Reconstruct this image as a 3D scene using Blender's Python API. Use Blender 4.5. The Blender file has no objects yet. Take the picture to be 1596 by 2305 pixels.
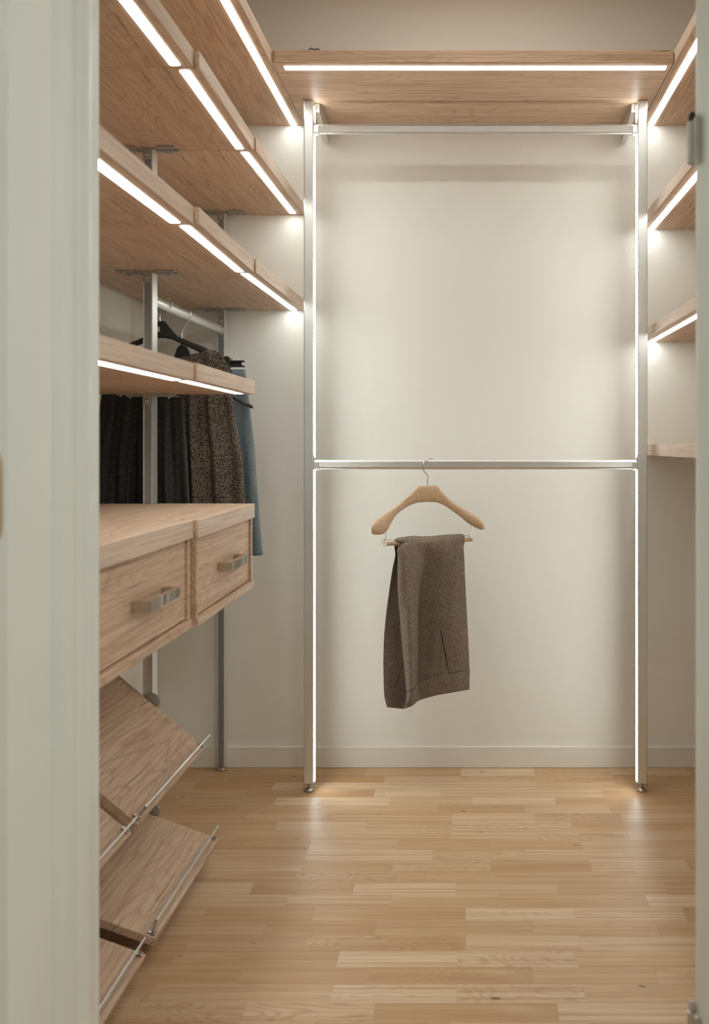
import bpy, math, random
from mathutils import Vector, Matrix
random.seed(7)
S = bpy.context.scene
COL = S.collection

# ------------------------------------------------------------------ camera
W_, H_ = 1596, 2305
F = 2000.0                      # focal length in pixels
VX, VY, CZ = 1052.0, 1001.0, 1.173
cd = bpy.data.cameras.new('camera')
cam = bpy.data.objects.new('camera', cd)
COL.objects.link(cam)
cam.location = (0, 0, CZ)
cam.rotation_euler = (math.pi/2, 0, 0)
cd.sensor_fit = 'VERTICAL'
cd.sensor_height = 36.0
cd.lens = 36.0*F/H_
cd.shift_x = -(VX - W_/2)/H_
cd.shift_y = (VY - H_/2)/H_
cd.clip_start = 0.02
cd.dof.use_dof = True
cd.dof.focus_distance = 2.9
cd.dof.aperture_fstop = 3.3
S.camera = cam

# ------------------------------------------------------------------ world, lights, exposure
LED_STRENGTH = 7.6
POST_LED_STRENGTH = 14.0
HALL_AMBIENT = 0.18
S.view_settings.view_transform = 'Standard'
S.view_settings.look = 'None'
S.view_settings.gamma = 1.0
S.view_settings.use_curve_mapping = False
S.view_settings.exposure = 1.32
w = bpy.data.worlds.new('world')
S.world = w
w.use_nodes = True
w.node_tree.nodes['Background'].inputs[0].default_value = (0.93, 1.0, 0.97, 1)
w.node_tree.nodes['Background'].inputs[1].default_value = HALL_AMBIENT

def area(name, loc, rot, sx, sy, power, col):
    ld = bpy.data.lights.new(name, 'AREA')
    ld.shape = 'RECTANGLE'; ld.size = sx; ld.size_y = sy
    ld.energy = power; ld.color = col
    o = bpy.data.objects.new(name, ld); COL.objects.link(o)
    o.location = loc; o.rotation_euler = rot
    return o
area('ceiling_fill_light', (0.02, 2.52, 2.86), (0, 0, 0), 0.9, 0.3, 2.6, (1.0, 0.99, 0.95))  # added unseen fill, brightens the wall above the back shelf
area('hall_lamp_light', (0.85, -0.35, 2.3), (0, math.radians(30), 0), 0.6, 0.6, 9.5, (1.0, 0.98, 0.94))

# ------------------------------------------------------------------ materials
def lin(c):
    return tuple(((x/255)/12.92 if x/255 <= .04045 else ((x/255+.055)/1.055)**2.4) for x in c)

class NT:
    def __init__(s, name):
        s.m = bpy.data.materials.new(name); s.m.use_nodes = True
        s.t = s.m.node_tree; s.n = s.t.nodes
        s.b = s.n['Principled BSDF']
    def new(s, typ, **kw):
        n = s.n.new(typ)
        for k, v in kw.items(): setattr(n, k, v)
        return n
    def link(s, a, b): s.t.links.new(a, b)
    def val(s, inp, v):
        if hasattr(v, 'is_linked') or isinstance(v, bpy.types.NodeSocket): s.link(v, inp)
        else: inp.default_value = v
    def math(s, op, a, b=0.0, c=0.0, clamp=False):
        n = s.new('ShaderNodeMath', operation=op); n.use_clamp = clamp
        s.val(n.inputs[0], a); s.val(n.inputs[1], b); s.val(n.inputs[2], c)
        return n.outputs[0]
    def vmul(s, v, k):
        n = s.new('ShaderNodeVectorMath', operation='MULTIPLY')
        s.val(n.inputs[0], v); n.inputs[1].default_value = k
        return n.outputs[0]
    def vadd(s, a, b):
        n = s.new('ShaderNodeVectorMath', operation='ADD')
        s.val(n.inputs[0], a); s.val(n.inputs[1], b)
        return n.outputs[0]
    def noise(s, v, scale, detail=2.0, w=None, dist=0.0, rough=.5):
        n = s.new('ShaderNodeTexNoise')
        n.noise_dimensions = '4D' if w is not None else '3D'
        s.link(v, n.inputs['Vector'])
        if w is not None: s.val(n.inputs['W'], w)
        n.inputs['Scale'].default_value = scale; n.inputs['Detail'].default_value = detail
        n.inputs['Distortion'].default_value = dist; n.inputs['Roughness'].default_value = rough
        return n.outputs['Fac']
    def ramp(s, f, stops, interp='LINEAR'):
        n = s.new('ShaderNodeValToRGB'); s.link(f, n.inputs[0])
        e = n.color_ramp.elements; n.color_ramp.interpolation = interp
        while len(e) < len(stops): e.new(0.5)
        for i, (p, c) in enumerate(stops):
            e[i].position = p
            e[i].color = tuple(c)+(1,) if isinstance(c, (tuple, list)) else (c, c, c, 1)
        return n.outputs[0]
    def mix(s, f, a, b, blend='MIX'):
        n = s.new('ShaderNodeMix', data_type='RGBA', blend_type=blend)
        s.val(n.inputs[0], f)
        for i, v in ((6, a), (7, b)):
            if isinstance(v, tuple): n.inputs[i].default_value = v+(1,) if len(v) == 3 else v
            else: s.link(v, n.inputs[i])
        return n.outputs[2]
    def bump(s, h, dist, strength=1.0):
        n = s.new('ShaderNodeBump'); s.link(h, n.inputs['Height'])
        n.inputs['Distance'].default_value = dist; n.inputs['Strength'].default_value = strength
        s.link(n.outputs[0], s.b.inputs['Normal'])
    def obj(s):
        return s.new('ShaderNodeTexCoord').outputs['Object']
    def info(s):
        return s.new('ShaderNodeObjectInfo')

def plain(name, col, rough=.6, metal=0.0, spec=.5, mottle=0.0, mscale=3.0, fine=0.0, fscale=400):
    k = NT(name); b = k.b
    b.inputs['Base Color'].default_value = tuple(col)+(1,)
    b.inputs['Roughness'].default_value = rough; b.inputs['Metallic'].default_value = metal
    b.inputs['Specular IOR Level'].default_value = spec
    p = k.obj()
    if mottle:
        n = k.noise(p, mscale, 4)
        c = k.ramp(n, [(.3, tuple(x*(1-mottle) for x in col)), (.7, tuple(min(1, x*(1+mottle)) for x in col))])
        k.link(c, b.inputs['Base Color'])
    if fine:
        k.bump(k.noise(p, fscale, 3), fine)
    return k.m

def oak(name, axis, light, dark, crack=1.0, flame=.8):
    """knotty oak laminate: contour lines of a stretched noise give the flame figure"""
    k = NT(name); b = k.b
    p = k.obj(); inf = k.info()
    W = k.math('MULTIPLY', inf.outputs['Random'], 37.0)
    def sc(al, ac): return tuple(al if i == axis else ac for i in range(3))
    big = k.noise(k.vmul(p, sc(1.0, 5.5)), 1.0, 2.0, W, .35)
    ringsrc = k.math('MULTIPLY', big, 34.0)
    ring = k.math('PINGPONG', ringsrc, 0.5)
    ringl = k.math('MULTIPLY', ring, 2.0)
    ringm = k.ramp(ringl, [(0.0, 1.0), (.16, .55), (.45, .08), (1.0, 0.0)])
    fine = k.noise(k.vmul(p, sc(5, 230)), 1.0, 3.0, W)
    streak = k.noise(k.vmul(p, sc(.9, 34)), 1.0, 3.0, W)
    pat = k.noise(k.vmul(p, sc(1.2, 3.5)), 1.0, 2.0, k.math('ADD', W, 9.0))
    col = k.mix(k.ramp(streak, [(.3, 0.0), (.72, 1.0)]), light, tuple(a*.55+d*.45 for a, d in zip(light, dark)))
    col = k.mix(k.math('MULTIPLY', k.ramp(pat, [(.45, 0.0), (.75, 1.0)]), .35), col, dark)
    rm = k.math('MULTIPLY', ringm, k.math('MULTIPLY', k.ramp(pat, [(.35, .3), (.6, 1.0)]), flame))
    col = k.mix(rm, col, dark)
    col = k.mix(k.math('MULTIPLY', k.ramp(fine, [(.42, 1.0), (.55, 0.0)]), .42), col, tuple(x*.72 for x in dark))
    # long thin cracks: gently wandering lines, broken into stretches
    sx = k.new('ShaderNodeSeparateXYZ'); k.link(p, sx.inputs[0])
    ac = k.math('SUBTRACT', sx.outputs[0 if axis == 1 else 1], sx.outputs[2])
    wob = k.noise(k.vmul(p, sc(2.4, 0.0)), 1.0, 3.0, k.math('ADD', W, 4.0))
    t = k.math('ADD', k.math('MULTIPLY', ac, 17.0), k.math('ADD', k.math('MULTIPLY', wob, 1.5), W))
    cell = k.math('FLOOR', t)
    fr = k.math('ABSOLUTE', k.math('SUBTRACT', k.math('FRACT', t), .5))
    lm = k.noise(k.vmul(p, sc(5.5, 0.0)), 1.0, 2.0, k.math('ADD', W, k.math('MULTIPLY', cell, 3.7)))
    wid = k.math('MULTIPLY', k.ramp(lm, [(.51, 0.0), (.64, 1.0)]), .026)
    cm = k.math('MULTIPLY', k.math('LESS_THAN', fr, wid), .8*crack)
    col = k.mix(cm, col, tuple(x*.30 for x in dark))
    k.link(col, b.inputs['Base Color'])
    b.inputs['Roughness'].default_value = .5
    b.inputs['Specular IOR Level'].default_value = .35
    k.bump(k.math('SUBTRACT', fine, cm), .0005, .5)
    return k.m

OL, OD = (.68, .492, .345), (.43, .265, .162)
M = {}
M['oak_x'] = oak('oak_laminate_grain_x', 0, OL, OD)
M['oak_y'] = oak('oak_laminate_grain_y', 1, OL, OD)
M['oak_edge'] = oak('oak_edge_band', 1, (.71, .56, .435), (.52, .375, .27), .1, .15)
M['wall'] = plain('painted_wall', (.80, .765, .70), .85, mottle=.012, fine=.0004, fscale=260)
M['wall_hall'] = plain('painted_wall_hall', (.74, .72, .66), .85)
M['ceil'] = plain('painted_ceiling', (.82, .79, .73), .9, mottle=.01)
M['base'] = plain('baseboard_paint', (.76, .715, .635), .55, mottle=.02)
M['jamb'] = plain('door_frame_paint', (.72, .74, .68), .42, mottle=.02, mscale=6, fine=.0003, fscale=300)
M['alu'] = plain('satin_aluminium', (.74, .735, .70), .38, .75, mottle=.02, mscale=20)
M['alu_rail'] = plain('ribbed_aluminium_rail', (.66, .655, .63), .30, .8, mottle=.02, mscale=20)
M['zinc'] = plain('grey_zinc_bracket', (.40, .385, .36), .45, .6, mottle=.05, mscale=60)
M['insert'] = plain('grey_post_insert', (.21, .205, .20), .55, .0, mottle=.08, mscale=90)
M['chrome'] = plain('bright_steel', (.55, .52, .47), .16, 1.0, mottle=.05, mscale=50)
M['wire'] = plain('hook_wire_steel', (.60, .57, .53), .25, 1.0, mottle=.05, mscale=50)
M['black'] = plain('black_plastic', (.017, .014, .012), .45, mottle=.1, mscale=50)
M['black_body'] = plain('dark_interior', (.03, .026, .023), .8)
M['brass'] = plain('aged_brass_plate', (.42, .33, .2), .4, .7, mottle=.08, mscale=40)
M['hinge'] = plain('hinge_steel', (.52, .51, .46), .4, .6, mottle=.1, mscale=40)
M['tag'] = plain('pale_size_sticker', (.55, .45, .42), .6)
M['steelfoot'] = plain('foot_steel', (.40, .36, .31), .35, .8, mottle=.05, mscale=60)
M['backing'] = plain('subfloor', (.30, .2, .12), .9)

k = NT('led_diffuser'); k.b.inputs['Base Color'].default_value = (.9, .9, .88, 1)
k.b.inputs['Emission Color'].default_value = (.94, 1.0, .985, 1)
k.b.inputs['Emission Strength'].default_value = LED_STRENGTH; M['led'] = k.m
k = NT('led_post_diffuser'); k.b.inputs['Base Color'].default_value = (.9, .9, .88, 1)
k.b.inputs['Emission Color'].default_value = (.94, 1.0, .99, 1)
k.b.inputs['Emission Strength'].default_value = POST_LED_STRENGTH; M['led_post'] = k.m
k = NT('clear_acrylic'); k.b.inputs['Base Color'].default_value = (.97, .98, .96, 1)
k.b.inputs['Transmission Weight'].default_value = 1.0; k.b.inputs['Roughness'].default_value = .03
k.b.inputs['IOR'].default_value = 1.15; M['acrylic'] = k.m

# parquet: tone from the object's own colour
k = NT('oak_parquet'); p = k.obj(); inf = k.info(); W = k.math('MULTIPLY', inf.outputs['Random'], 91.0)
sep = k.new('ShaderNodeSeparateColor'); k.link(inf.outputs['Color'], sep.inputs[0])
tone = sep.outputs[0]
figure = sep.outputs[1]
base = k.ramp(tone, [(0.0, (.44, .245, .105)), (.3, (.52, .33, .170)), (.55, (.60, .42, .255)), (.8, (.71, .54, .365))])
st = k.noise(k.vmul(p, (1.3, 90, 90)), 1.0, 4.0, W)
fi = k.noise(k.vmul(p, (12, 500, 500)), 1.0, 3.0, W)
bg = k.noise(k.vmul(p, (2.2, 12, 12)), 1.0, 2.0, W, .6)
rg = k.ramp(k.math('MULTIPLY', k.math('PINGPONG', k.math('MULTIPLY', bg, 30.0), .5), 2.0), [(0.0, 1.0), (.3, .35), (.7, 0.0)])
col = k.mix(k.math('MULTIPLY', k.ramp(st, [(.4, 0.0), (.68, 1.0)]), .72), base, (.40, .225, .115))
col = k.mix(k.math('MULTIPLY', k.ramp(bg, [(.5, 0.0), (.7, 1.0)]), .22), col, (.8, .63, .42))
col = k.mix(k.math('MULTIPLY', k.math('MULTIPLY', rg, figure), .6), col, (.33, .175, .08))
col = k.mix(k.math('MULTIPLY', k.ramp(fi, [(.42, 1.0), (.55, 0.0)]), .16), col, (.30, .17, .08))
kn = k.noise(k.vmul(p, (26, 60, 60)), 1.0, 0.0, k.math('ADD', W, 5.0))
col = k.mix(k.math('MULTIPLY', k.ramp(kn, [(.83, 0.0), (.86, 1.0)]), .8), col, (.10, .05, .025))
k.link(col, k.b.inputs['Base Color'])
k.b.inputs['Roughness'].default_value = .45; k.b.inputs['Specular IOR Level'].default_value = .36
k.bump(st, .0004, .4)
M['parquet'] = k.m

# beech hanger
k = NT('pale_beech'); p = k.obj()
f1 = k.noise(k.vmul(p, (20, 150, 150)), 1.0, 3); f2 = k.noise(p, 260, 2)
col = k.ramp(f1, [(.3, (.62, .43, .27)), (.7, (.52, .34, .2))])
col = k.mix(k.math('MULTIPLY', k.ramp(f2, [(.5, 0.0), (.7, 1.0)]), .2), col, (.40, .25, .14))
k.link(col, k.b.inputs['Base Color']); k.b.inputs['Roughness'].default_value = .5
M['beech'] = k.m

# tweed
k = NT('brown_tweed'); p = k.obj()
a = k.noise(p, 520, 3, rough=.75); bb = k.noise(k.vmul(p, (1, 1, .55)), 900, 2)
col = k.ramp(a, [(.36, (.085, .058, .04)), (.5, (.235, .178, .132)), (.60, (.43, .35, .28)), (.70, (.85, .77, .68))])
col = k.mix(k.math('MULTIPLY', bb, .45), col, (.06, .041, .028))
k.link(col, k.b.inputs['Base Color']); k.b.inputs['Roughness'].default_value = .95
k.b.inputs['Specular IOR Level'].default_value = .1
k.bump(a, .0012, .7); M['tweed'] = k.m
M['tweed_dark'] = plain('dark_pocket_slit', (.012, .008, .006), .9)

# spotted fabric
k = NT('brown_spotted_fabric'); p = k.obj()
wv = k.new('ShaderNodeTexNoise'); k.link(p, wv.inputs['Vector']); wv.inputs['Scale'].default_value = 45
off = k.vmul(wv.outputs['Color'], (.012, .0, .012))
v = k.new('ShaderNodeTexVoronoi'); k.link(k.vadd(p, off), v.inputs['Vector'])
v.inputs['Scale'].default_value = 172; v.inputs['Randomness'].default_value = .72
spot = k.ramp(v.outputs['Distance'], [(.38, 1.0), (.48, 0.0)])
wn = k.noise(p, 900, 2)
cb = k.mix(wn, (.150, .112, .082), (.085, .062, .045))
col = k.mix(k.math('MULTIPLY', spot, .93), cb, (.013, .009, .007))
k.link(col, k.b.inputs['Base Color']); k.b.inputs['Roughness'].default_value = .75
k.b.inputs['Specular IOR Level'].default_value = .2
M['leopard'] = k.m
k = NT('shaded_spotted_fabric'); p = k.obj()  # near-black copy of the spotted fabric, shade put into its colour
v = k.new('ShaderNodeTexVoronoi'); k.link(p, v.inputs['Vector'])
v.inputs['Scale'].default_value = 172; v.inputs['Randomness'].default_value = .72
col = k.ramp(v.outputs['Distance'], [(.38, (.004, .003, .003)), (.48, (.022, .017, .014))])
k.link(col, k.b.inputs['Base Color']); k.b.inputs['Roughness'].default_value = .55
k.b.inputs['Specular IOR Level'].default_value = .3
M['leopard_shade'] = k.m

# denim
k = NT('grey_blue_denim'); p = k.obj()
a = k.noise(k.vmul(p, (1, 1, .4)), 620, 3, rough=.7); bb = k.noise(k.vmul(p, (1, 1, .25)), 30, 3)
col = k.ramp(a, [(.35, (.060, .078, .085)), (.65, (.20, .235, .24))])
col = k.mix(k.ramp(bb, [(.45, 0.0), (.7, .6)]), col, (.055, .072, .078))
k.link(col, k.b.inputs['Base Color']); k.b.inputs['Roughness'].default_value = .9
k.bump(a, .0008, .6); M['denim'] = k.m

# ------------------------------------------------------------------ helpers
WL = {}          # world location of every object
def wx(px, D): return (px-VX)*D/F
def wz(py, D): return CZ-(py-VY)*D/F
def P(px, py, D): return Vector((wx(px, D), D, wz(py, D)))

class MB:
    def __init__(s): s.v = []; s.f = []
    def box(s, x0, x1, y0, y1, z0, z1):
        return s.hexa([(x0, y0), (x1, y0), (x1, y1), (x0, y1)], z0, z1)
    def hexa(s, q, z0, z1):
        """prism from a counter-clockwise XY polygon"""
        n = len(q); b = len(s.v)
        s.v += [(x, y, z0) for x, y in q]+[(x, y, z1) for x, y in q]
        s.f.append(tuple(b+i for i in reversed(range(n)))); s.f.append(tuple(b+n+i for i in range(n)))
        for i in range(n):
            j = (i+1) % n
            s.f.append((b+i, b+j, b+n+j, b+n+i))
        return s
    def prism(s, q, a0, a1, axis):
        """polygon extruded along axis; q given in the other two axes (cyclic order)"""
        n = len(q); b = len(s.v)
        def mk(u, w, a):
            if axis == 0: return (a, u, w)
            if axis == 1: return (w, a, u)
            return (u, w, a)
        s.v += [mk(u, w, a0) for u, w in q]+[mk(u, w, a1) for u, w in q]
        s.f.append(tuple(b+i for i in reversed(range(n)))); s.f.append(tuple(b+n+i for i in range(n)))
        for i in range(n):
            j = (i+1) % n
            s.f.append((b+i, b+j, b+n+j, b+n+i))
        return s
    def frame_box(s, o, ux, uy, uz):
        """box with corner o and edge vectors"""
        b = len(s.v)
        o, ux, uy, uz = Vector(o), Vector(ux), Vector(uy), Vector(uz)
        for dz in (0, 1):
            for dx, dy in ((0, 0), (1, 0), (1, 1), (0, 1)):
                s.v.append(tuple(o+ux*dx+uy*dy+uz*dz))
        s.f += [(b+3, b+2, b+1, b), (b+4, b+5, b+6, b+7)]
        for i in range(4):
            j = (i+1) % 4; s.f.append((b+i, b+j, b+4+j, b+4+i))
        return s
    def lathe(s, prof, c, n=24, axis='z'):
        b = len(s.v); cx, cy, cz = c
        for r, h in prof:
            for i in range(n):
                t = 2*math.pi*i/n
                if axis == 'z': s.v.append((cx+r*math.cos(t), cy+r*math.sin(t), cz+h))
                elif axis == 'y': s.v.append((cx+r*math.cos(t), cy+h, cz+r*math.sin(t)))
                else: s.v.append((cx+h, cy+r*math.cos(t), cz+r*math.sin(t)))
        m = len(prof)
        for k_ in range(m-1):
            for i in range(n):
                j = (i+1) % n
                s.f.append((b+k_*n+i, b+k_*n+j, b+(k_+1)*n+j, b+(k_+1)*n+i))
        s.f.append(tuple(b+i for i in reversed(range(n))))
        s.f.append(tuple(b+(m-1)*n+i for i in range(n)))
        return s
    def tube(s, pts, r, n=8):
        b = len(s.v); pts = [Vector(q) for q in pts]; m = len(pts)
        up = None
        for i, q in enumerate(pts):
            d = (pts[min(i+1, m-1)]-pts[max(i-1, 0)]).normalized()
            if up is None:
                up = d.orthogonal().normalized()
            up = (up-d*up.dot(d)).normalized(); sd = d.cross(up)
            rr = r[i] if isinstance(r, (list, tuple)) else r
            for j in range(n):
                t = 2*math.pi*j/n
                s.v.append(tuple(q+(up*math.cos(t)+sd*math.sin(t))*rr))
        for i in range(m-1):
            for j in range(n):
                l = (j+1) % n
                s.f.append((b+i*n+j, b+i*n+l, b+(i+1)*n+l, b+(i+1)*n+j))
        s.f.append(tuple(b+i for i in reversed(range(n)))); s.f.append(tuple(b+(m-1)*n+i for i in range(n)))
        return s
    def rings(s, rings, cap=True):
        b = len(s.v); n = len(rings[0])
        for r in rings: s.v += [tuple(q) for q in r]
        for i in range(len(rings)-1):
            for j in range(n):
                l = (j+1) % n
                s.f.append((b+i*n+j, b+i*n+l, b+(i+1)*n+l, b+(i+1)*n+j))
        if cap:
            s.f.append(tuple(b+i for i in reversed(range(n))))
            s.f.append(tuple(b+(len(rings)-1)*n+i for i in range(n)))
        return s

def put(name, mb, mat, parent=None, origin=None, smooth=False, bevel=0.0, kind=None):
    vs = mb.v
    xs = [v[0] for v in vs]; ys = [v[1] for v in vs]; zs = [v[2] for v in vs]
    if origin is None:
        origin = Vector(((min(xs)+max(xs))/2, (min(ys)+max(ys))/2, min(zs)))
    origin = Vector(origin)
    me = bpy.data.meshes.new(name)
    me.from_pydata([tuple(Vector(v)-origin) for v in vs], [], mb.f)
    me.validate(); 
    import bmesh
    bm = bmesh.new(); bm.from_mesh(me); bmesh.ops.recalc_face_normals(bm, faces=bm.faces); bm.to_mesh(me); bm.free()
    if smooth:
        for pl in me.polygons: pl.use_smooth = True
        if smooth != 'all':
            me.set_sharp_from_angle(angle=math.radians(40))
    me.materials.append(mat)
    o = bpy.data.objects.new(name, me); COL.objects.link(o)
    if parent is not None:
        o.parent = parent; o.location = origin-WL[parent.name]
    else: o.location = origin
    WL[o.name] = origin
    if bevel:
        md = o.modifiers.new('bevel', 'BEVEL'); md.width = bevel; md.segments = 2; md.limit_method = 'ANGLE'
    if kind: o['kind'] = kind
    return o

def empty(name, loc, label=None, cat=None, group=None):
    o = bpy.data.objects.new(name, None); COL.objects.link(o)
    o.empty_display_size = .1
    o.location = loc; WL[o.name] = Vector(loc)
    tag(o, label, cat, group)
    return o
def tag(o, label=None, cat=None, group=None):
    if label: o['label'] = label
    if cat: o['category'] = cat
    if group: o['group'] = group
    return o
def cat_rom(pts, n):
    """smooth curve through points (tuples of any length)"""
    out = []; P_ = [Vector(p_) for p_ in pts]
    for i in range(len(P_)-1):
        p0 = P_[max(i-1, 0)]; p1 = P_[i]; p2 = P_[i+1]; p3 = P_[min(i+2, len(P_)-1)]
        for j in range(n):
            t = j/n
            out.append(.5*((2*p1)+(p2-p0)*t+(2*p0-5*p1+4*p2-p3)*t*t+(3*p1-p0-3*p2+p3)*t**3))
    out.append(P_[-1].copy())
    return out

# ------------------------------------------------------------------ the room
YB = 3.236          # back wall
XL, XR = -1.134, 1.163
YF0, YF1 = 0.90, 1.352   # front wall (doorway) thickness
ZC = 2.88
JL, JR = -0.56, 0.346
st_ = lambda name, mb, m, **kw: put(name, mb, m, kind='structure', **kw)

st_('wall_back', MB().box(XL-.1, XR+.1, YB, YB+.1, -.02, ZC), M['wall'])
st_('wall_left', MB().box(XL-.1, XL, YF0, YB, -.02, ZC), M['wall'])
st_('wall_right', MB().box(XR, XR+.1, YF0, YB, -.02, ZC), M['wall'])
wf = MB()
wf.box(XL, JL-.045, YF0, YF1-.004, -.02, ZC)
wf.box(JR+.045, XR, YF0, YF1-.004, -.02, ZC)
wf.box(JL-.045, JR+.045, YF0, YF1-.004, 2.085, ZC)
st_('wall_front', wf, M['wall_hall'])
st_('ceiling', MB().box(XL-.1, XR+.1, YF0, YB+.1, ZC, ZC+.08), M['ceil'])
hall = MB()
hall.box(XL-.1, XR+.1, -1.6, YF0-.001, ZC, ZC+.08)
st_('ceiling_hall', hall, M['ceil'])
st_('wall_hall_left', MB().box(XL-.1, XL, -1.6, YF0-.001, -.02, ZC), M['wall_hall'])

# baseboards
def bboard(name, pts):
    return st_(name, pts, M['base'], bevel=.003)
bboard('baseboard_back', MB().box(XL+.013, XR-.013, YB-.013, YB, 0.0, .077))
bboard('baseboard_left', MB().box(XL, XL+.013, YF1, YB, 0.0, .077))
bboard('baseboard_right', MB().box(XR-.013, XR, YF1, YB, 0.0, .077))

# door frame: moulded left jamb, right jamb, head
prof_l = [(-.605, .88), (-.56, .88), (-.56, 1.082), (-.5615, 1.084), (-.56, 1.086), (-.56, 1.196), (-.571, 1.202), (-.571, 1.214),
          (-.5555, 1.221), (-.5535, 1.229), (-.5555, 1.237), (-.5645, 1.243), (-.5645, 1.282), (-.555, 1.291), (-.553, 1.300),
          (-.555, 1.311), (-.560, 1.317), (-.5605, 1.352), (-.605, 1.352)]
tl = st_('trim_1', MB().hexa(prof_l, -.005, 2.085), M['jamb'], smooth=True)
prof_r = [(.391, .88), (.391, 1.352), (.350, 1.352), (.3465, 1.348), (.346, 1.322), (.3495, 1.312), (.3495, 1.262), (.352, 1.255), (.352, .88)]
tr = st_('trim_2', MB().hexa(prof_r, -.005, 2.085), M['jamb'], smooth=True)
st_('trim_3', MB().box(-.56, .3515, .88, 1.352, 2.04, 2.085), M['jamb'], bevel=.003)
# strike plate on the left jamb, just at the frame edge
sp = MB(); zc = [(1.165-.113*i/1) for i in range(2)]
q = []
for i in range(9):
    t = math.pi*i/8; q.append((1.045+.022*math.cos(t), 1.146+.022*math.sin(t)))
for i in range(9):
    t = math.pi+math.pi*i/8; q.append((1.045+.022*math.cos(t), 1.076+.022*math.sin(t)))
sp.prism(q, -.5598, -.5575, 0)
put('strike_plate', sp, M['brass'], tl)
# hinges on the right jamb
def hinge(z0, z1, top_m, cap):
    m_ = MB().lathe([(.004, 0), (.0075, .002), (.0075, z1-z0-.002), (.004, z1-z0)], (.3385, 1.338, z0), 16)
    m_.box(.3385, .3462, 1.318, 1.334, z0, z1)
    h = put('hinge', m_, M['hinge'], tr, smooth=True)
    put('hinge_cap', MB().lathe([(.004, 0), (.0058, .002), (.0058, .009), (.003, .014)], (.3385, 1.338, z1), 14), top_m, h, smooth=True)
    return h
hinge(1.594, 1.660, M['black'], 0)
hinge(.235, .322, M['tag'], 0)

# floor: boards of three-strip parquet, strips 64 mm wide, running left-right
fl = st_('floor', MB().box(XL-.1, XR+.1, -1.6, YB+.1, -.05, -.012), M['backing'])
rows = [
 ([1038, 1203, 1375, 1550], [.35, .75, .5, .65, .3]),
 ([516, 866, 1038, 1385], [.25, .15, .62, .45, .3]),
 ([437, 615, 793, 1208, 1387], [.45, .15, .68, .65, .45, .35]),
 ([555, 843, 990, 1355], [.4, .2, .7, .6, .35]),
 ([425, 619, 877, 1063, 1251, 1437], [.3, .35, .75, .42, .7, .35, .3]),
 ([533, 723, 987, 1180, 1372], [.3, .4, .45, .35, .58, .35]),
 ([554, 747, 1018, 1204, 1399], [.3, .4, .45, .62, .5, .45]),
 ([430, 622, 822, 1016, 1286], [.2, .35, .6, .5, .62, .25]),
 ([500, 700, 1015, 1210, 1415], [.3, .35, .5, .55, .5, .5]),
 ([480, 697, 894, 1103, 1311], [.3, .35, .55, .35, .35, .4]),
 ([689, 974, 1183, 1405], [.4, .65, .5, .5, .4]),
 ([430, 680, 884, 1105, 1329, 1548], [.4, .45, .3, .52, .25, .52, .35]),
 ([440, 664, 889, 1116, 1435], [.3, .35, .45, .4, .42, .4]),
 ([567, 796, 1026, 1256, 1500], [.65, .25, .72, .5, .4, .35]),
 ([646, 880, 1122, 1457], [.6, .5, .4, .38, .75]),
 ([460, 706, 1048, 1293, 1541], [.4, .3, .35, .72, .68, .2]),
 ([597, 846, 1200, 1480], [.45, .3, .4, .4, .35]),
 ([425, 686, 1048, 1308], [.35, .45, .3, .65, .62]),
 ([392, 761, 1030, 1298], [.3, .3, .72, .68, .4]),
 ([543, 830, 1198, 1479], [.3, .35, .33, .42, .4]),
 ([341, 746, 1029, 1316], [.35, .5, .75, .68, .42]),
 ([548, 842, 1256], [.48, .58, .28, .66]),
 ([416, 700, 1010, 1330], [.25, .4, .3, .5, .4]),
]
SW = .0641
figs = {(7, 5): 1.0, (18, 1): 1.0, (16, 1): .8, (13, 1): .9, (1, 1): .5}
def strip(x0, x1, y0, y1, tone, fig, mb=None):
    g = .00014
    m_ = mb or MB()
    m_.box(x0+g, x1-g, y0+g, y1-g, -.012, 0.0)
    return m_
ytop = 3.149
plank_n = 0
for r in range(len(rows)):
    js, tn = rows[r]
    y1 = YB+.02 if r == 0 else ytop-(r-1)*SW
    y0 = ytop-r*SW
    ym = (max(y0, 0)+min(y1, YB))/2
    xs = [wx(j, ym) for j in js]
    tones = list(tn)
    while xs[0] > XL+.1: xs.insert(0, xs[0]-random.uniform(.3, .42)); tones.insert(0, random.uniform(.25, .5))
    while xs[-1] < XR-.1: xs.append(xs[-1]+random.uniform(.3, .42)); tones.append(random.uniform(.25, .55))
    off_ = len(xs)
    ex = [XL-.05]+[x for x in xs if XL < x < XR]+[XR+.05]
    first = next(i for i, x in enumerate(xs) if x > XL)
    for i in range(len(ex)-1):
        t = tones[min(first+i, len(tones)-1)]
        o = put('floor_plank', strip(ex[i], ex[i+1], y0, y1, t, 0), M['parquet'], fl)
        ni = i-(len(ex)-2-len(js)) if False else i
        fg = .0
        if random.random() < .3: fg = random.uniform(.3, .9)
        o.color = (max(0, min(1, t+random.uniform(-.03, .03))), fg, 0, 1)
# the strips nearer than the frame's lower edge, joined
mb = MB(); y = ytop-(len(rows)-1)*SW
while y > -1.55:
    x = XL-.05-random.uniform(0, .25)
    while x < XR+.05:
        L = random.uniform(.28, .42)
        strip(max(x, XL-.05), min(x+L, XR+.05), y-SW, y, .5, 0, mb) if x+L > XL else None
        x += L
    y -= SW
o = put('floor_planks_near', mb, M['parquet'], fl, kind='stuff'); o.color = (.42, .2, 0, 1)

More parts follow.
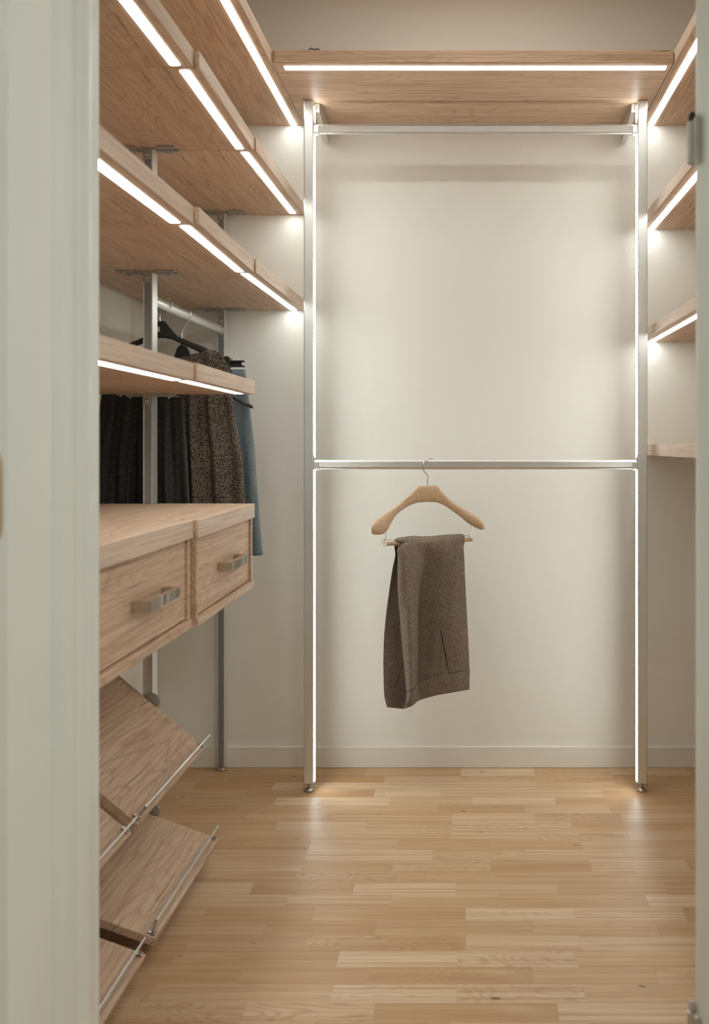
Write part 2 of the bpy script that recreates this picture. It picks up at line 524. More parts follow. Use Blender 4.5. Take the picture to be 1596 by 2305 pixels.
# ------------------------------------------------------------------ shelves
TH = .038
def led(x0, x1, y0, y1, z, parent, mat='led'):
    r_ = .004
    o_ = put('led_strip', MB().box(x0, x1, y0, y1, z-.0012, z+.004), M[mat], parent)
    return o_
def shelf_along_y(xw, xn, xf, y0, y1, z, label, ledends, sgn, group):
    """shelf against a side wall; xw wall-side edge, xn/xf front edge x at near/far end"""
    q = [(xw, y0), (xn, y0), (xf, y1), (xw, y1)]
    if sgn < 0: q = [(xn, y0), (xw, y0), (xw, y1), (xf, y1)]
    root = empty('shelf', ((xw+xn)/2, (y0+y1)/2, z), label, 'shelf', group)
    ins = .0035*sgn
    q2 = [(x-(ins if x in (xn, xf) else 0), y) for x, y in q]
    put('board', MB().hexa(q2, z, z+TH), M['oak_y'], root, bevel=.0008)
    e = [(xn-ins, y0), (xn, y0), (xf, y1), (xf-ins, y1)]
    if sgn < 0: e = [(xn, y0), (xn-ins, y0), (xf-ins, y1), (xf, y1)]
    put('edge_band', MB().hexa(e, z, z+TH), M['oak_edge'], root, bevel=.0008)
    if ledends:
        a, b_ = ledends
        def fx(y): return xn+(xf-xn)*(y-y0)/(y1-y0)
        o1, o2 = .026*sgn, .048*sgn
        c = .006
        def pt(f, y): return (fx(y)-f, y)
        pts = [pt(o2, a+c*.5), pt(o2-.004*sgn, a), pt(o1+.004*sgn, a), pt(o1, a+c*.5), pt(o1, b_-c*.5), pt(o1+.004*sgn, b_), pt(o2-.004*sgn, b_), pt(o2, b_-c*.5)]
        put('led_strip', MB().hexa(pts, z-.0012, z+.004), M['led'], root)
    return root
J0, J1, J2 = 1.44, 1.970, 2.525
XW = -1.112
GL = 'oak shelves along the left wall'
GR = 'oak shelves along the right wall'
shelf_along_y(XW, -.600, -.594, 1.37, YB-.001, 2.335, 'long unbroken topmost oak shelf along the left wall, lit strip underneath', (1.40, YB-.008), 1, GL)
shelf_along_y(XR-.002, .630, .630, 1.37, YB-.001, 2.335, 'topmost oak shelf along the right wall, lit strip underneath', (1.40, YB-.008), -1, GR)
lvl = {2: 2.009, 3: 1.662, 4: 1.316}
nm = {2: 'second row from the top', 3: 'third row from the top'}
for L_ in (2, 3):
    z = lvl[L_]
    shelf_along_y(XW, -.606, -.606, J0, J1-.001, z, 'left oak shelf nearest the door frame, in the %s' % nm[L_], (J0+.015, J1-.013), 1, GL)
    shelf_along_y(XW, -.5945, -.606, J1+.001, J2-.001, z, 'middle oak shelf on the left, in the %s' % nm[L_], (J1+.013, J2-.013), 1, GL)
    shelf_along_y(XW, -.600, -.593, J2+.001, YB-.001, z, 'left oak shelf touching the back wall, in the %s' % nm[L_], (J2+.013, YB-(.026 if L_ == 2 else .012)), 1, GL)
shelf_along_y(XW, -.606, -.606, J0, J1-.001, lvl[4], 'oak shelf beside the door frame, just above the nearer drawer unit', (J0+.015, J1-.011), 1, GL)
shelf_along_y(XW, -.598, -.604, J1+.001, J2-.001, lvl[4], 'short oak shelf with a free end in front of the hanging clothes', (J1+.018, J2-.03), 1, GL)
shelf_along_y(XR-.002, .631, .631, J0, YB-.001, 1.956, 'second oak shelf from the top on the right wall, lit strip below', (J0+.02, YB-.004), -1, GR)
shelf_along_y(XR-.002, .631, .631, J0, YB-.001, 1.547, 'third oak shelf from the top on the right wall, lit strip below', (J0+.02, YB-.004), -1, GR)
shelf_along_y(XR-.002, .631, .631, J0, YB-.001, 1.136, 'lowest oak shelf on the right wall, no lit strip seen', None, -1, GR)
# back shelf
root = empty('shelf', (.02, 2.96, 2.335), 'wide oak shelf across the back wall above two metal posts', 'shelf')
put('board', MB().box(-.594, .627, 2.7055, 3.214, 2.335, 2.335+TH), M['oak_x'], root, bevel=.0008)
put('edge_band', MB().box(-.5855, .627, 2.702, 2.7055, 2.335, 2.335+TH), M['oak_x'], root, bevel=.0008)
led(-.563, .612, 2.728, 2.754, 2.335, root)
# stray cable end lying on the back shelf
cb = MB().tube(cat_rom([(-.485, 2.712, 2.377), (-.475, 2.709, 2.381), (-.466, 2.708, 2.3765), (-.458, 2.709, 2.380), (-.45, 2.711, 2.3765)], 5), .0016, 6)
o = put('cable', cb, M['black'], smooth=True); tag(o, 'tiny dark cable end lying on top of the back shelf', 'cable')

# ------------------------------------------------------------------ posts of the back bay
def ribbed(x0, x1, y0, y1, n, d):
    """post section with fine ribs on its front face"""
    q = [(x0, y0)]
    for i in range(n):
        a = x0+(x1-x0)*(i+.12)/n; b_ = x0+(x1-x0)*(i+.5)/n; c_ = x0+(x1-x0)*(i+.88)/n
        q += [(a, y0), (b_, y0+d), (c_, y0)]
    q += [(x1, y0), (x1, y1), (x0, y1)]
    return q[1:]
def foot(x, y, parent, r=.0165):
    put('foot', MB().lathe([(r*.93, 0), (r, .002), (r, .005), (r*.82, .008), (r*.5, .0125), (r*.33, .014), (r*.33, .018), (r*.48, .018), (r*.48, .026), (r*.3, .027), (r*.3, .032)], (x, y, .0002), 20), M['steelfoot'], parent, smooth=True)
def screw(x, y, z, parent, r=.005):
    put('screw', MB().lathe([(r, 0), (r, -.0015), (r*.75, -.0025), (r*.45, -.0025), (r*.4, -.0012)], (x, y, z), 14, 'y'), M['chrome'], parent, smooth=True)
def back_post(x0, x1, side, label):
    xc = (x0+x1)/2; y0, y1 = 2.996, 3.024
    root = empty('support_post', (xc, 3.01, 0), label, 'post', 'aluminium posts of the back bay')
    q = ribbed(x0+.003, x1-.003, y0, y1, 9, .00035)
    q = [(x0, y0+.003)]+q[:-2]+[(x1, y0+.003), (x1, y1), (x0, y1)]
    put('post_profile', MB().hexa(q, .030, 2.3335), M['alu'], root)
    put('end_cap', MB().box(x0+.0005, x1-.0005, y0+.001, y1-.001, 2.3335, 2.335), M['insert'], root)
    foot(xc, 3.01, root)
    put('foot_clip', MB().box(x0-.002 if side > 0 else x1-.003, x0+.003 if side > 0 else x1+.002, 3.0, 3.02, .014, .055), M['chrome'], root)
    # lit strip along the inner face
    xi = x1 if side > 0 else x0
    a, b_ = (xi, xi+.0036) if side > 0 else (xi-.0036, xi)
    for z0, z1 in ((.034, 1.085), (1.128, 2.222), (2.264, 2.318)):
        hs = put('led_housing', MB().box(a, b_, 3.0115, 3.020, z0, z1), M['alu'], root)
        put('led_strip', MB().prism([(a, 3.001), (b_, 3.001), (b_, 3.0115), (a, 3.0115)], z0+.001, z1-.001, 2), M['led_post'], hs)
    # arm from the post head to the wall
    xa = (xi-.002, xi+.016) if side > 0 else (xi-.016, xi+.002)
    arm = MB().prism([(3.024, 2.305), (3.205, 2.272), (3.22, 2.268), (3.231, 2.274), (3.2355, 2.29), (3.2355, 2.334), (3.024, 2.334)], xa[0], xa[1], 0)
    put('wall_arm', arm, M['alu'], root, bevel=.001)
    return root
back_post(-.552, -.519, 1, 'left aluminium post of the back bay, lit strip on its right side')
back_post(.5745, .6075, -1, 'right aluminium post of the back bay, lit strip on its left side')

# rails
def oval(cy, cz, h, d, n=20, ribs=True):
    """rounded rail section in (y,z); ribs on the front face"""
    q = []
    r = d/2
    for i in range(9):
        t = math.pi*i/8; q.append((cy+r*math.cos(t), cz+h/2-r+r*math.sin(t)))
    nr = 6; zt, zb = cz+h/2-r, cz-h/2+r
    for i in range(nr):
        z1 = zt-(zt-zb)*(i+.15)/nr; z2 = zt-(zt-zb)*(i+.5)/nr; z3 = zt-(zt-zb)*(i+.85)/nr
        q += [(cy-r, z1), (cy-r+.0004, z2), (cy-r, z3)]
    for i in range(9):
        t = math.pi+math.pi*i/8; q.append((cy+r*math.cos(t), cz-h/2+r+r*math.sin(t)))
    return q
def back_rail(z, label):
    root = empty('clothes_rail', (.03, 3.01, z-.016), label, 'rail', 'aluminium rails of the back bay')
    put('rail_tube', MB().prism(oval(3.01, z, .033, .017), -.5185, .574, 0), M['alu_rail'], root, smooth=True)
    for s_, x in ((1, -.5188), (-1, .5743)):
        sk = MB().prism([(3.0+.019*math.cos(math.pi*i/6)*.62+.01, z-.002+.019*math.sin(math.pi*i/6)) if False else p_ for i, p_ in enumerate(
            [(2.998, z+.010), (2.998, z-.012), (3.002, z-.019), (3.018, z-.019), (3.022, z-.012), (3.022, z+.010)])], min(x, x+s_*.017), max(x, x+s_*.017), 0)
        o_ = put('rail_socket', sk, M['alu'], root, bevel=.002)
        put('socket_plate', MB().box(min(x, x+s_*.0025), max(x, x+s_*.0025), 2.999, 3.021, z-.014, z+.034), M['zinc'], o_)
    return root
back_rail(2.2405, 'upper ribbed aluminium clothes rail just below the back shelf, empty')
back_rail(1.1055, 'lower ribbed aluminium clothes rail across the back bay carrying the wooden hanger')

# ------------------------------------------------------------------ posts of the left shelving
def left_post(x, y0, y1, label, shelf_tops, far=False, seg=None):
    root = empty('support_post', (x, (y0+y1)/2, 0), label, 'post', 'aluminium posts under the left shelves')
    hw = .0132
    for (z0, z1, top) in seg:
        q = [(x-hw, y0), (x-hw+.0035, y0), (x-hw+.0035, y0+.006), (x+hw-.0035, y0+.006), (x+hw-.0035, y0), (x+hw, y0), (x+hw, y1), (x-hw, y1)]
        pr = put('post_section', MB().hexa(q, z0, z1-(.003 if top else 0)), M['alu'], root)
        if top != 'bare':
            put('channel_insert', MB().box(x-hw+.0036, x+hw-.0036, y0+.0012, y0+.0055, z0+.001, z1-.031), M['insert'], pr)
        if top:
            zz = z1
            br = MB().box(x-hw-.0005, x+hw-.001, y0-.0028, y0-.0003, zz-.032, zz-.0002)
            br.box(x-.060, x+.060, y0-.003, y0+.02, zz-.0045, zz-.0002)
            for s_ in (-1, 1):
                br.box(x+s_*.030 if s_ > 0 else x-.082, x+.082 if s_ > 0 else x-.030, y0-.022, y0-.003, zz-.0042, zz-.0002)
                br.box(x+s_*.022 if s_ > 0 else x-.064, x+.084 if s_ > 0 else x-.022, y0+.004, y0+.022, zz-.0075, zz-.0045)
                for dx, dy in ((.072, -.012), (.055, .014)):
                    br.lathe([(.004, 0), (.004, -.004), (.002, -.005)], (x+s_*dx, y0+dy, zz-.0075+(.003 if dy < 0 else 0)), 10)
            b_ = put('shelf_bracket', br, M['zinc'], root, bevel=.0006)
            screw(x-.001, y0-.0028, zz-.017, b_)
    foot(x, (y0+y1)/2, root, .0155)
    return root
BZ = .770
segF = [(.027, lvl[3], True), (lvl[3]+TH, lvl[2], True), (lvl[2]+TH, 2.335, True)]
segM = [(.027, BZ-.0003, 'bare'), (1.0062, lvl[4], True), (lvl[4]+TH+.0002, lvl[3], True), (lvl[3]+TH+.0002, lvl[2], True), (lvl[2]+TH+.0002, 2.335, True)]
p1 = left_post(-.901, 2.505, 2.545, 'grey post in front of the hanging clothes, at the far end of the drawer units', None, seg=segM)
p2 = left_post(-.884, 3.186, 3.221, 'grey post standing against the back wall under the left shelves', None, seg=segF)
p3 = left_post(-.901, 1.951, 1.989, 'post hidden between the two drawer units on the left', None, seg=segM)
p4 = left_post(-.901, 1.455, 1.493, 'post nearest the doorway under the left shelves', None, seg=segM)
# pivot discs that carry the tilted shoe shelves
def pivot(post, y, z, x=-.889):
    m_ = MB().lathe([(.0235, 0), (.0235, -.0028), (.022, -.0036)], (x, y, z), 28, 'y')
    o_ = put('pivot_disc', m_, M['zinc'], post, smooth=True)
    screw(x+.010, y-.0036, z+.006, o_, .0028); 
for pst, y in ((p1, 2.5048), (p3, 1.9508)):
    pivot(pst, y, .450); pivot(pst, y, .140)
# left clothes rail between the two far posts
root = empty('clothes_rail', (-.892, 2.865, 1.57), 'pale rail under the left shelves holding the black hangers', 'rail')
xa, xb, ya, yb = -.901, -.884, 2.546, 3.1855
sec = []
for i in range(20):
    t = 2*math.pi*i/20; sec.append((.0085*math.cos(t), .016*math.sin(t)))
R0 = [(xa+u, ya, 1.586+v_) for u, v_ in sec]; R1 = [(xb+u, yb-.004, 1.586+v_) for u, v_ in sec]
put('rail_tube', MB().rings([R0, R1]), M['alu_rail'], root, smooth=True)
for (x, y0, y1) in ((xb, yb-.012, yb-.0003), (xa, ya, ya+.01)):
    rr = []
    ang = [math.pi*1.0+math.pi*i/12 for i in range(13)]
    outer = [(x+.0122*math.cos(a), 1.584+.0195*math.sin(a)) for a in ang]+[(x+.0122, 1.612), (x+.007, 1.626), (x-.007, 1.626), (x-.0122, 1.612)]
    mb = MB().prism([(z_, x_) for x_, z_ in outer], y1-.003 if y0 > 3 else y0, y1 if y0 > 3 else y0+.003, 1)
    o = put('rail_socket', mb, M['zinc'], root)
    rim = [(x+.0105*math.cos(a), (y0+y1)/2, 1.585+.0185*math.sin(a)) for a in ang]
    put('socket_rim', MB().tube([(x-.0105, (y0+y1)/2, 1.592)]+rim+[(x+.0105, (y0+y1)/2, 1.592)], .0016, 6), M['alu'], o, smooth=True)
screw(xb, yb-.0035, 1.616, o)

# ------------------------------------------------------------------ drawer units
def drawer_unit(y0, y1, xn, xf, label, hy):
    z0, z1 = BZ, 1.006
    root = empty('drawer_unit', (-.86, (y0+y1)/2, z0), label, 'drawer unit', 'oak drawer units on the left')
    def fx(y): return xn+(xf-xn)*(y-y0)/(y1-y0)
    def pan(a, b_, inset, za, zb, name, mat, xw=XW, **kw):
        q = [(xw, a), (fx(a)-inset, a), (fx(b_)-inset, b_), (xw, b_)]
        return put(name, MB().hexa(q, za, zb), mat, root, **kw)
    pan(y0, y1, .0035, z1-.040, z1, 'worktop', M['oak_y'], bevel=.0008)
    q = [(fx(y0)-.0035, y0), (fx(y0), y0), (fx(y1), y1), (fx(y1)-.0035, y1)]
    put('worktop_edge', MB().hexa(q, z1-.040, z1), M['oak_edge'], root, bevel=.0008)
    pan(y0, y1, .001, z0, z0+.017, 'bottom_panel', M['oak_y'], bevel=.0008)
    pan(y0+.003, y0+.019, .006, z0+.017, z1-.040, 'side_panel', M['oak_y'], bevel=.0008)
    pan(y1-.019, y1-.003, .006, z0+.017, z1-.040, 'side_panel', M['oak_y'], bevel=.0008)
    put('back_panel', MB().box(XW, XW+.01, y0+.019, y1-.019, z0+.017, z1-.040), M['oak_y'], root)
    a, b_ = y0+.0215, y1-.0215
    q = [(fx(a)-.028, a), (fx(a)-.012, a), (fx(b_)-.012, b_), (fx(b_)-.028, b_)]
    dr = put('drawer_front', MB().hexa(q, z0+.0205, z1-.0435), M['oak_y'], root, bevel=.0007)
    put('drawer_box', MB().box(XW+.05, fx(a)-.031, a+.01, b_-.01, z0+.03, z1-.07), M['oak_y'], dr)
    # ribbed D handle
    xf_ = fx(hy)-.012; hl = .088; hz = .874; hh = .0105
    h = MB()
    u = [(xf_, hy-hl), (xf_+.034, hy-hl), (xf_+.034, hy+hl), (xf_, hy+hl), (xf_, hy+hl-.014), (xf_+.026, hy+hl-.014), (xf_+.026, hy-hl+.014), (xf_, hy-hl+.014)]
    h.hexa(u, hz-hh, hz+hh)
    nr = 15
    for i in range(nr):
        yy = hy-hl+.003+(2*hl-.006)*i/nr; ww = (2*hl-.006)/nr
        rr1 = random.uniform(.0012, .0048); ra = random.uniform(.15, .6)
        h.hexa([(xf_+.034, yy+ww*.05), (xf_+.034+rr1, yy+ww*ra), (xf_+.034+rr1*.8, yy+ww*(ra+.2)), (xf_+.034, yy+ww*.9)], hz-hh+.0004, hz+hh-.0004)
    put('handle', h, M['chrome'], dr)
    return root
drawer_unit(J0, J1-.0015, -.607, -.607, 'nearer oak drawer unit beside the door frame, ribbed metal handle', 1.722)
drawer_unit(J1+.0015, J2, -.5965, -.604, 'farther oak drawer unit in front of the hanging clothes, ribbed metal handle', 2.262)

# ------------------------------------------------------------------ tilted shoe shelves
def shoe_shelf(y0, y1, xf, zf, deg, length, label):
    th = .018; a = math.radians(deg)
    dirb = Vector((-math.cos(a), 0, math.sin(a)))      # from the front edge up to the back
    nrm = Vector((math.sin(a), 0, math.cos(a)))
    f0 = Vector((xf, y0, zf))                          # front upper edge
    root = empty('shoe_shelf', (xf+dirb.x*length/2, (y0+y1)/2, zf+dirb.z*length/2), label, 'shoe shelf', 'tilted oak shoe shelves at lower left')
    put('board', MB().frame_box(f0-nrm*th, dirb*length, (0, y1-y0, 0), nrm*th), M['oak_y'], root, bevel=.0008)
    # front stop: clear plate with a satin top strip held by small clips
    t0 = f0+dirb*.012
    ends = (y0+.012, y1-.012)
    hh = .036
    put('clear_stop', MB().frame_box((t0.x, ends[0]-.006, t0.z), nrm*hh, (0, ends[1]-ends[0]+.012, 0), dirb*.0028), M['acrylic'], root)
    tt = t0+nrm*hh
    tp = put('stop_rail', MB().frame_box((tt.x-dirb.x*.0006, ends[0]-.008, tt.z-dirb.z*.0006), nrm*.003, (0, ends[1]-ends[0]+.016, 0), dirb*.0042), M['alu_rail'], root, bevel=.0004)
    for e in ends:
        put('rail_tip', MB().frame_box((tt.x-dirb.x*.0012, (e-.010 if e < (y0+y1)/2 else e+.0085), tt.z-dirb.z*.0012), nrm*.0042, (0, .002, 0), dirb*.0056), M['chrome'], tp)
        c = MB()
        c.frame_box(Vector((t0.x, e-.005, t0.z))-dirb*.0075, dirb*.007, (0, .010, 0), nrm*.0065)
        c.frame_box(Vector((t0.x, e-.005, t0.z))+dirb*.0034, dirb*.009, (0, .010, 0), nrm*.0065)
        cl = put('clip', c, M['chrome'], root, bevel=.0007)
        put('clip_pin', MB().tube([Vector((t0.x, e, t0.z))+nrm*.0066-dirb*.004, Vector((t0.x, e, t0.z))+nrm*.0095-dirb*.004], .0022, 10), M['chrome'], cl, smooth=True)
        put('stop_edge', MB().frame_box((t0.x, (e-.0068 if e < (y0+y1)/2 else e+.0060), t0.z), nrm*hh, (0, .0008, 0), dirb*.0028), M['insert'], tp)
    return root
B0, B1, A0, A1 = 1.993, 2.500, 1.497, 1.947
shoe_shelf(B0, B1, -.7375, .3205, 40, .36, 'upper tilted oak shoe shelf farther from the doorway')
shoe_shelf(A0, A1, -.7365, .3215, 40, .36, 'upper tilted oak shoe shelf nearer the doorway, mostly hidden by the door frame')
shoe_shelf(B0, B1, -.6990, .0640, 20, .38, 'lower tilted oak shoe shelf farther from the doorway, close over the floor')
shoe_shelf(A0, A1, -.7040, .0560, 20, .38, 'lower tilted oak shoe shelf nearer the doorway, cut off by the door frame')

# ------------------------------------------------------------------ wooden hanger with trousers
def HY(cx): return 3.0+(cx-535)/480*.06
def HP(cx, cy, dy=0.0, base=None):
    D = (HY(cx) if base is None else base)+dy
    return P(820+cx/3.717, 1000+cy/3.717, D)
hroot = empty('clothes_hanger', tuple(HP(535, 830)), 'pale beech hanger with a trouser bar, hooked over the lower rail of the back bay', 'hanger')
secs = [((57, 735), (62, 748), .006), ((60, 690), (85, 757), .024), ((85, 655), (130, 758), .034), ((115, 620), (165, 748), .037), ((150, 594), (195, 718), .035),
        ((190, 570), (215, 680), .031), ((240, 538), (237, 638), .026), ((290, 503), (262, 600), .022), ((335, 465), (300, 562), .019), ((375, 428), (350, 528), .017),
        ((420, 385), (405, 500), .016), ((460, 345), (455, 487), .0155), ((535, 344), (535, 482), .0155), ((610, 348), (603, 485), .0155), ((642, 390), (645, 500), .016),
        ((682, 432), (690, 524), .017), ((732, 477), (740, 560), .019), ((790, 518), (800, 604), .022), ((850, 551), (860, 655), .027), ((905, 583), (915, 690), .031),
        ((950, 613), (960, 711), .032), ((987, 648), (985, 716), .026), ((1008, 695), (1003, 711), .006)]
rings = []
for (u, l, th) in secs:
    cx = (u[0]+l[0])/2; t = (cx-535)/480
    dy = -.034*t*t
    A_, B_ = HP(u[0], u[1], dy), HP(l[0], l[1], dy)
    c = (A_+B_)/2; hv = (A_-B_)/2; ring = []
    for i in range(20):
        a = 2*math.pi*i/20
        ca, sa = math.cos(a), math.sin(a)
        ca = math.copysign(abs(ca)**.7, ca); sa = math.copysign(abs(sa)**.8, sa)
        ring.append(c+hv*ca+Vector((0, th/2*sa, 0)))
    rings.append(ring)
put('hanger_body', MB().rings(rings), M['beech'], hroot, smooth='all')
# hook: swivelled so that it clasps the rail front to back
hk = [HP(529, 352, 0, 3.0), HP(530, 300, 0, 3.0), HP(532, 264, 0, 2.999), HP(515, 243, 0, 2.994), HP(497, 220, 0, 2.990), HP(490, 182, 0, 2.988), HP(496, 153, 0, 2.991), HP(512, 133, 0, 2.998), HP(540, 121.5, 0, 3.008), HP(558, 120, 0, 3.018), HP(575, 126, 0, 3.026), HP(585, 145, 0, 3.0285)]
put('hook', MB().tube(cat_rom(hk, 6), .00165, 8), M['wire'], hroot, smooth=True)
# dowel and its wires
bl, br_ = HP(188, 834, -.002), HP(897, 797, -.002)
put('trouser_bar', MB().tube([bl, br_], .0068, 14), M['beech'], hroot, smooth=True)
for cx, top, by in ((178, 715, 822), (898, 640, 790)):
    pts = [HP(cx+4 if cx > 500 else cx+3, top, -.004), HP(cx, (top+by)/2, -.004), HP(cx-7, by, -.004)]
    put('bar_wire', MB().tube(pts, .0013, 6), M['wire'], hroot, smooth=True)
cl = [HP(255, 800, -.008), HP(165, 801, -.008), HP(152, 808, -.008), HP(151, 820, -.006), HP(160, 829, 0), HP(172, 826, .004), HP(176, 835, 0), HP(158, 838, -.006), HP(160, 850, -.006), HP(182, 851, -.006), HP(187, 838, -.004)]
put('clamp_wire', MB().tube(cat_rom(cl, 4), .0011, 6), M['wire'], hroot, smooth=True)
cl = [HP(820, 767, -.008), HP(868, 766, -.008), HP(880, 776, -.006), HP(884, 790, 0), HP(893, 806, .003), HP(904, 806, 0), HP(906, 794, -.003), HP(893, 788, -.004)]
put('clamp_wire', MB().tube(cat_rom(cl, 4), .0011, 6), M['wire'], hroot, smooth=True)

# trousers: rows of break points (crop x, crop y, depth offset)
TR = [
 [(262, 790, .000), (290, 783, -.002), (400, 770, -.002), (520, 774, -.002), (640, 763, -.002), (740, 756, -.002), (812, 753, -.001), (826, 760, .002)],
 [(252, 805, .004), (288, 812, -.012), (400, 800, -.013), (520, 800, -.012), (640, 790, -.012), (740, 786, -.013), (828, 782, -.012), (843, 800, -.002)],
 [(252, 860, .012), (290, 870, -.015), (400, 870, -.018), (520, 870, -.014), (632, 870, -.016), (740, 870, -.017), (832, 866, -.015), (847, 880, -.002)],
 [(258, 930, .016), (290, 960, -.016), (400, 960, -.022), (519, 960, -.008), (632, 960, -.015), (742, 960, -.018), (838, 960, -.016), (849, 960, -.002)],
 [(235, 1050, .018), (288, 1090, -.016), (395, 1090, -.026), (511, 1090, -.002), (632, 1080, -.012), (742, 1080, -.020), (842, 1080, -.016), (853, 1080, -.002)],
 [(212, 1200, .018), (290, 1250, -.014), (392, 1250, -.030), (502, 1250, .006), (634, 1250, -.010), (748, 1250, -.021), (850, 1250, -.016), (862, 1250, -.002)],
 [(185, 1400, .016), (302, 1430, -.014), (396, 1430, -.034), (492, 1430, .010), (636, 1430, -.010), (755, 1430, -.022), (860, 1430, -.016), (873, 1430, -.002)],
 [(166, 1600, .014), (316, 1620, -.014), (402, 1620, -.038), (487, 1620, .012), (640, 1610, -.010), (760, 1605, -.022), (869, 1600, -.016), (882, 1600, -.002)],
 [(160, 1800, .010), (334, 1830, -.016), (408, 1820, -.040), (481, 1800, .012), (645, 1790, -.012), (765, 1775, -.022), (876, 1760, -.016), (889, 1760, -.002)],
 [(161, 1940, .006), (346, 1980, -.020), (410, 1960, -.040), (475, 1900, .008), (648, 1870, -.012), (768, 1858, -.022), (879, 1845, -.016), (892, 1840, -.002)],
 [(163, 2030, .004), (356, 2088, -.026), (412, 2062, -.038), (471, 1990, .004), (650, 1933, -.014), (770, 1918, -.022), (883, 1898, -.016), (895, 1895, -.002)],
 [(168, 2110, .002), (348, 2158, -.030), (412, 2130, -.036), (469, 2070, .002), (650, 2010, -.014), (770, 1995, -.022), (881, 1976, -.016), (893, 1975, -.002)],
 [(190, 2200, -.004), (325, 2215, -.020), (400, 2190, -.034), (468, 2141, .000), (650, 2090, -.014), (770, 2072, -.022), (880, 2052, -.016), (891, 2048, -.002)],
]
NU = 8
for r_ in TR[2:]:
    x_, y_, d_ = r_[1]
    r_.insert(1, (x_-9, y_-1, max(r_[0][2], .008)+.006))
def trow(row): return cat_rom(row, NU)
fine_rows = []
cols = [trow(r) for r in TR]
nC = len(cols[0])
colcurves = [cat_rom([cols[r][c] for r in range(len(TR))], 6) for c in range(nC)]
nR = len(colcurves[0])
def tp(c, r, out=0.0):
    q = colcurves[c][r]
    dy = q[2]*1.9 if r > 8 else q[2]*(1+.9*r/8)
    # gentle creases so that the cloth does not look moulded
    dy += .0016*math.sin(q[0]*.055+q[1]*.006)*min(1, r/15)+.0012*math.sin(q[0]*.021-q[1]*.011)*min(1, r/15)
    return HP(q[0], q[1], dy-out)
def trousers(r0, r1, out):
    rg = []
    for r in range(r0, r1+1):
        front = [tp(c, r, out) for c in range(nC)]
        fr = min(1.0, r/9.0)
        back = []
        yb_ = .004+.042*math.sqrt(fr)
        for c in reversed(range(nC)):
            q = colcurves[c][r]
            e = min(1, min(c, nC-1-c)/5)
            v_ = HP(q[0], q[1], q[2]*1.9); yy = HY(q[0])+yb_*(.35+.65*e)+out
            yy = max(yy, v_.y+.004)
            # keep the silhouette narrower at the back
            mid = HP(530, q[1], 0).x
            back.append(Vector((mid+(v_.x-mid)*.985, yy, v_.z)))
        rg.append(front+back)
    return MB().rings(rg)
SEAM = 60
trn = empty('trousers', tuple(HP(530, 2190)), 'brown speckled tweed trousers folded over the bar of the wooden hanger', 'trousers')
put('trouser_legs', trousers(0, SEAM, 0.0), M['tweed'], trn, smooth='all')
put('waistband', trousers(SEAM-1, nR-1, .0018), M['tweed'], trn, smooth='all')
def on_cloth(cx, cy, out):
    best = None
    for r in range(nR):
        for c in range(nC):
            q = colcurves[c][r]; d = (q[0]-cx)**2+((q[1]-cy))**2
            if best is None or d < best[0]: best = (d, c, r)
    _, c, r = best
    q = colcurves[c][r]
    return HP(cx, cy, (tp(c, r).y-HY(q[0]))-out)
pk = [on_cloth(641+(710-641)*t, 1557+(1925-1557)*t, .0016) for t in [i/14 for i in range(15)]]
put('pocket_slit', MB().tube(pk, [.0006+.0011*math.sin(math.pi*min(1, i/13*.9+.08)) for i in range(15)], 6), M['tweed_dark'], trn, smooth=True)
sm = [on_cloth(632+8*t+6*t*t, 1040+(1920-1040)*t, .0003) for t in [i/24 for i in range(25)]]
put('side_seam', MB().tube(sm, .0011, 6), M['tweed'], trn, smooth=True)
sm = [on_cloth(325-60*t, 1810+(2035-1810)*t, .0004) for t in [i/8 for i in range(9)]]
put('pocket_seam', MB().tube(sm, .0006, 6), M['tweed_dark'], trn, smooth=True)

put('waist_seam', MB().tube([tp(c, SEAM-1, .0016) for c in range(2, nC-1)], .0006, 6), M['tweed_dark'], trn, smooth=True)

# ------------------------------------------------------------------ hanging clothes on the left rail
def garment(name, D, top, right, left, ybot, amp, nf, depth, mat, parent, ph=0.0, nu=90, nv=50, hem=None):
    """closed cloth loop; silhouettes given in frame pixels at distance D"""
    def it(tab, y):
        if y <= tab[0][0]: return tab[0][1]
        for (a, b_), (c, d) in zip(tab, tab[1:]):
            if y <= c: return b_+(d-b_)*(y-a)/(c-a)
        return tab[-1][1]
    rg = []
    for j in range(nv+1):
        v_ = j/nv; front = []; back = []
        for i in range(nu+1):
            u = i/nu
            yt = it(top, u); yb_ = ybot+(hem(u) if hem else 0)
            y = yt+(yb_-yt)*v_
            l, r = it(left, y), it(right, y)
            x = l+(r-l)*u
            e = math.sin(math.pi*u)**.45
            am = amp*(.25+.75*min(1, v_*1.8))
            rip = am*(math.sin(2*math.pi*nf*u+ph+.9*math.sin(3.1*v_+ph))+.45*math.sin(2*math.pi*nf*2.3*u+1.7*ph+1.2*v_))
            dd = depth*min(1, .42+v_*2.2)
            front.append(Vector((wx(x, D), D-dd/2*e+rip*e, wz(y, D))))
            back.append(Vector((wx(x, D), D+dd/2*e+rip*.6*e, wz(y, D))))
        rg.append(front+back[::-1])
    return put(name, MB().rings(rg), mat, parent, smooth='all')
